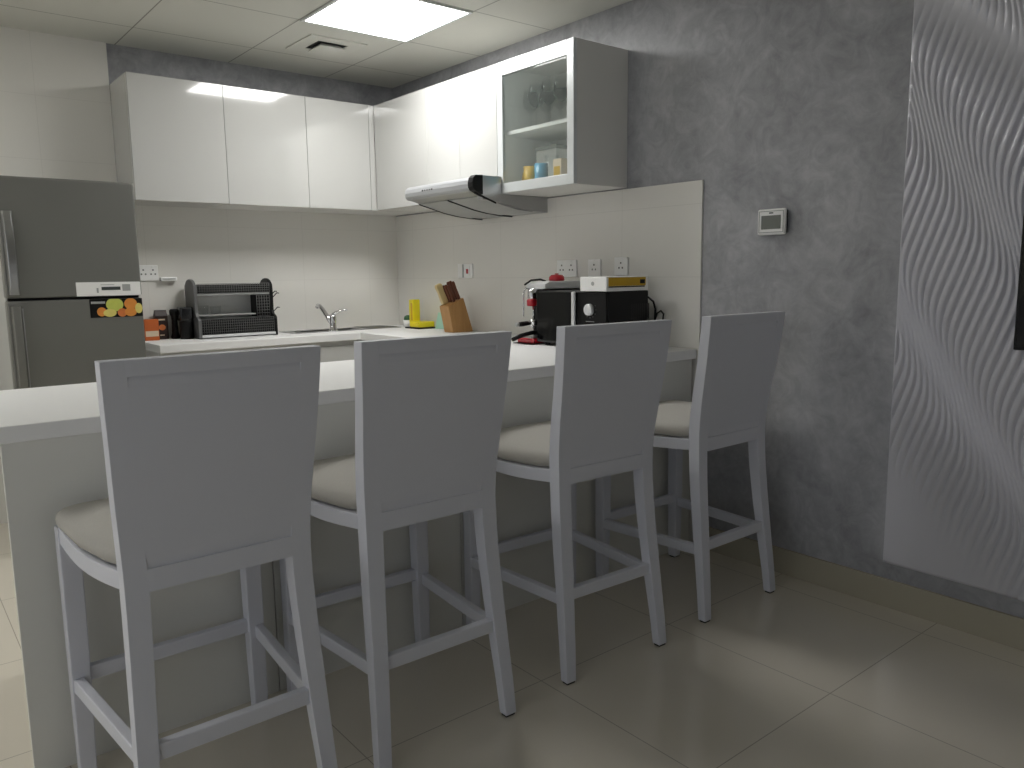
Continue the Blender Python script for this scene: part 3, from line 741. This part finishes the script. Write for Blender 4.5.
tag(b.build('scourer', M['green']), 'round green scourer resting in the small white cup', 'scourer')
t = thing('chopping_board', 'low mint green chopping board leaning on the tiles beside the knife block', 'chopping board', (-.03, 3.9, CT))
MB().loft([[Vector((-.060+.0, 3.76, Z)), Vector((-.060, 4.015, Z)), Vector((-.052, 4.015, Z)), Vector((-.052, 3.76, Z))],
           [Vector((-.034, 3.76, Z+.10)), Vector((-.034, 4.015, Z+.10)), Vector((-.026, 4.015, Z+.10)), Vector((-.026, 3.76, Z+.10))]], bev=.003).build('board', M['mint'], t)

KB = (-.13, 3.670)
t = thing('knife_block', 'beech knife block filled with dark-handled knives', 'knife block', (KB[0], KB[1], CT))
# outline in the X-Z plane: the block leans towards the room (-X), extruded along Y
pts = [(-.194, Z), (-.050, Z), (-.116, Z+.202), (-.226, Z+.154)]
MB().prism(pts, 1, 3.618, 3.712, bev=.004).build('block', M['wood'], t)
dv = Vector((-.40, 0, .917)).normalized(); tv = Vector((.917, 0, .40)).normalized()
def knife(y, q, L, m, w_=.012, h_=.018, name='knife_handle'):
    c = Vector((-.226, y, Z+.154)).lerp(Vector((-.116, y, Z+.202)), q)+dv*.001
    rings = []
    for d, k in ((0, .8), (.01, 1), (L*.6, .9), (L*.9, 1.05), (L, .8)):
        p = c+dv*d
        rings.append([p+tv*h_/2*k+Vector((0, w_/2*k, 0)), p+tv*h_/2*k-Vector((0, w_/2*k, 0)), p-tv*h_/2*k-Vector((0, w_/2*k, 0)), p-tv*h_/2*k+Vector((0, w_/2*k, 0))])
    MB().loft(rings, bev=.002).build(name, m, t)
knife(3.635, .82, .112, M['handle']); knife(3.656, .80, .116, M['handle']); knife(3.678, .78, .112, M['handle'])
knife(3.638, .52, .104, M['handle']); knife(3.662, .50, .108, M['handle']); knife(3.686, .50, .104, M['handle'])
knife(3.690, .22, .075, M['handle']); knife(3.690, .26, .125, M['palewood'], .024, .040, 'sharpener_handle')

# ------------------------------------------------------------------ coffee machine, microwave, carton on the right counter
t = thing('coffee_machine', 'red and black espresso machine with chrome top behind the microwave', 'coffee machine', (-.2, 2.8, CT))
bx(-.262, -.05, 2.692, 2.830, Z+.004, Z+.262, bev=.012, seg=3).build('body', M['black'], t)
bx(-.385, -.03, 2.689, 2.833, Z, Z+.0035).build('foot_plate', M['black'], t)
bx(-.368, -.263, 2.700, 2.822, Z+.004, Z+.028, bev=.006).build('drip_tray', M['red'], t)
bx(-.360, -.272, 2.708, 2.814, Z+.0285, Z+.032).build('drip_grid', M['steel'], t)
MB().prism([(-.300, Z+.263), (-.04, Z+.263), (-.04, Z+.300), (-.27, Z+.300), (-.298, Z+.288)], 1, 2.690, 2.832, bev=.004).build('top_plate', M['silver'], t)
yc = 2.757; gx = -.325
b = MB()
b.lathe([(0, Z+.215), (.020, Z+.215), (.022, Z+.222), (.022, Z+.250), (.018, Z+.262), (0, Z+.263)], (gx, yc, 0)); b.tube([(gx, yc, Z+.252), (-.30, yc, Z+.256), (-.263, yc, Z+.25)], .014, 12)
b.build('brew_head', M['chrome'], t)
MB().lathe([(0, Z+.182), (.024, Z+.182), (.026, Z+.187), (.026, Z+.210), (.023, Z+.2145), (0, Z+.2148)], (gx, yc, 0)).build('brew_ring', M['red'], t)
b = MB(); b.lathe([(0, Z+.075), (.008, Z+.075), (.018, Z+.085), (.022, Z+.10), (.022, Z+.115), (0, Z+.116)], (gx+.008, yc, 0)); b.tube([(gx+.008, yc, Z+.116), (gx+.008, yc, Z+.1815)], .006, 8)
pf = b.build('filter_holder', M['chrome'], t)
MB().tube([(gx-.012, yc, Z+.099), (gx-.035, yc, Z+.099), (gx-.065, yc+.002, Z+.097), (gx-.085, yc+.004, Z+.096)], [.008, .011, .012, .010], 10).build('handle', M['black'], pf)
MB().tube([(gx-.085, yc+.004, Z+.096), (gx-.097, yc+.005, Z+.0955)], .0105, 10).build('handle_cap', M['offgrey'], pf)
MB().tube([(-.263, yc-.02, Z+.058), (-.345, yc-.02, Z+.054), (-.41, yc-.012, Z+.042), (-.455, yc-.005, Z+.026)], [.008, .010, .011, .010], 10).build('lever', M['black'], t)
MB().tube([(-.29, 2.80, Z+.262), (-.325, 2.805, Z+.268), (-.338, 2.806, Z+.25), (-.34, 2.806, Z+.13)], .004, 8).build('steam_wand', M['chrome'], t)
MB().tube([(-.20, 2.80, Z+.300), (-.23, 2.802, Z+.309), (-.29, 2.804, Z+.305), (-.33, 2.806, Z+.284)], .005, 8).build('cup_rail', M['black'], t)
lid = MB().lathe([(0, Z+.3005), (.036, Z+.3005), (.040, Z+.305), (.038, Z+.320), (.028, Z+.330), (0, Z+.332)], (-.155, 2.765, 0)).build('tank_lid', M['red'], t)
MB().lathe([(0, Z+.332), (.010, Z+.332), (.010, Z+.337), (0, Z+.338)], (-.155, 2.765, 0)).build('lid_knob', M['red'], lid)

MX0, MX1, MY0, MY1 = -.345, -.085, 2.226, 2.684
MZ0, MZ1 = Z+.012, 1.158
t = thing('microwave', 'black microwave oven with a silver door handle against the right wall tiles', 'microwave', (-.19, 2.45, CT))
bx(MX0, MX1, MY0, MY1, MZ0, MZ1, bev=.006, seg=3).build('casing', M['black'], t)
d = bx(MX0-.016, MX0-.0005, 2.412, MY1-.002, MZ0+.004, MZ1-.004, bev=.003).build('door', M['blackgloss'], t)
bx(MX0-.0175, MX0-.0165, 2.45, MY1-.03, MZ0+.05, MZ1-.05).build('door_window', M['blackgloss'], d)
b = MB(); b.box(MX0-.040, MX0-.026, 2.402, 2.420, MZ0+.03, MZ1-.002, bev=.004); b.box(MX0-.026, MX0-.0165, 2.413, 2.420, MZ0+.05, MZ0+.07); b.box(MX0-.026, MX0-.0165, 2.413, 2.420, MZ1-.04, MZ1-.02)
b.build('handle', M['silver'], d)
p = bx(MX0-.012, MX0-.0005, MY0+.003, 2.409, MZ0+.004, MZ1-.004, bev=.003).build('control_panel', M['black'], t)
b = MB(); b.lathe([(0, MX0-.0125), (.026, MX0-.0125), (.025, MX0-.028), (.022, MX0-.031), (0, MX0-.031)], (0, 2.326, 1.078), axis=0); b.build('dial', M['silver'], p)
b = MB(); b.lathe([(0, MX0-.0125), (.022, MX0-.0125), (.021, MX0-.026), (0, MX0-.027)], (0, 2.326, .975), axis=0); b.build('dial', M['black'], p)
b = MB()
for k in range(9):
    a = math.radians(-210+k*30); b.box(MX0-.0130, MX0-.01205, 2.326+.036*math.cos(a)-.0015, 2.326+.036*math.cos(a)+.0015, 1.078+.036*math.sin(a)-.0015, 1.078+.036*math.sin(a)+.0015)
b.box(MX0-.0130, MX0-.01205, 2.30, 2.352, 1.024, 1.027); b.build('dial_marks', M['offgrey'], p)
b = MB()
for k in range(9): b.box(-.20+k*.014, -.194+k*.014, MY0-.0012, MY0-.0002, 1.03, 1.10)
b.build('side_vent', M['blackmesh'], t)
for x in (MX0+.03, MX1-.03):
    for y in (MY0+.03, MY1-.03): MB().lathe([(0, Z), (.012, Z), (.012, MZ0-.0003), (0, MZ0-.0003)], (x, y, 0), n=12).build('foot', M['rubber'], t)
cd = [(-.084, 2.262, 1.12), (-.060, 2.250, 1.125), (-.036, 2.240, 1.105), (-.026, 2.236, 1.07), (-.026, 2.238, 1.03), (-.026, 2.242, .95), (-.026, 2.25, Z+.005)]
b = MB(); b.tube(cd, .005, 8)
b.tube([(-.030, 2.240, 1.01), (-.030, 2.222, 1.052), (-.030, 2.200, 1.064), (-.030, 2.184, 1.050), (-.030, 2.188, 1.022), (-.030, 2.212, 1.000), (-.030, 2.232, .985)], .0042, 8)
b.build('power_cord', M['black'], t)
t = thing('carton', 'long white carton with a yellow side label lying on the microwave', 'carton', (-.2, 2.31, MZ1))
bx(-.362, -.092, 2.222, 2.385, MZ1+.0006, MZ1+.064, bev=.003).build('box', M['white'], t)
bx(-.350, -.112, 2.2206, 2.2216, MZ1+.023, MZ1+.060).build('yellow_label', M['amber'], t)
bx(-.350, -.118, 2.2206, 2.2216, MZ1+.017, MZ1+.022).build('dark_line', M['black'], t)
bx(-.150, -.118, 2.2196, 2.2204, MZ1+.032, MZ1+.050).build('black_mark', M['black'], t)
b = MB(); b.prism([(2.305+.009*math.cos(a*math.pi/8), MZ1+.034+.009*math.sin(a*math.pi/8)) for a in range(16)], 0, -.3632, -.3623); b.build('round_logo', M['offgrey'], t)
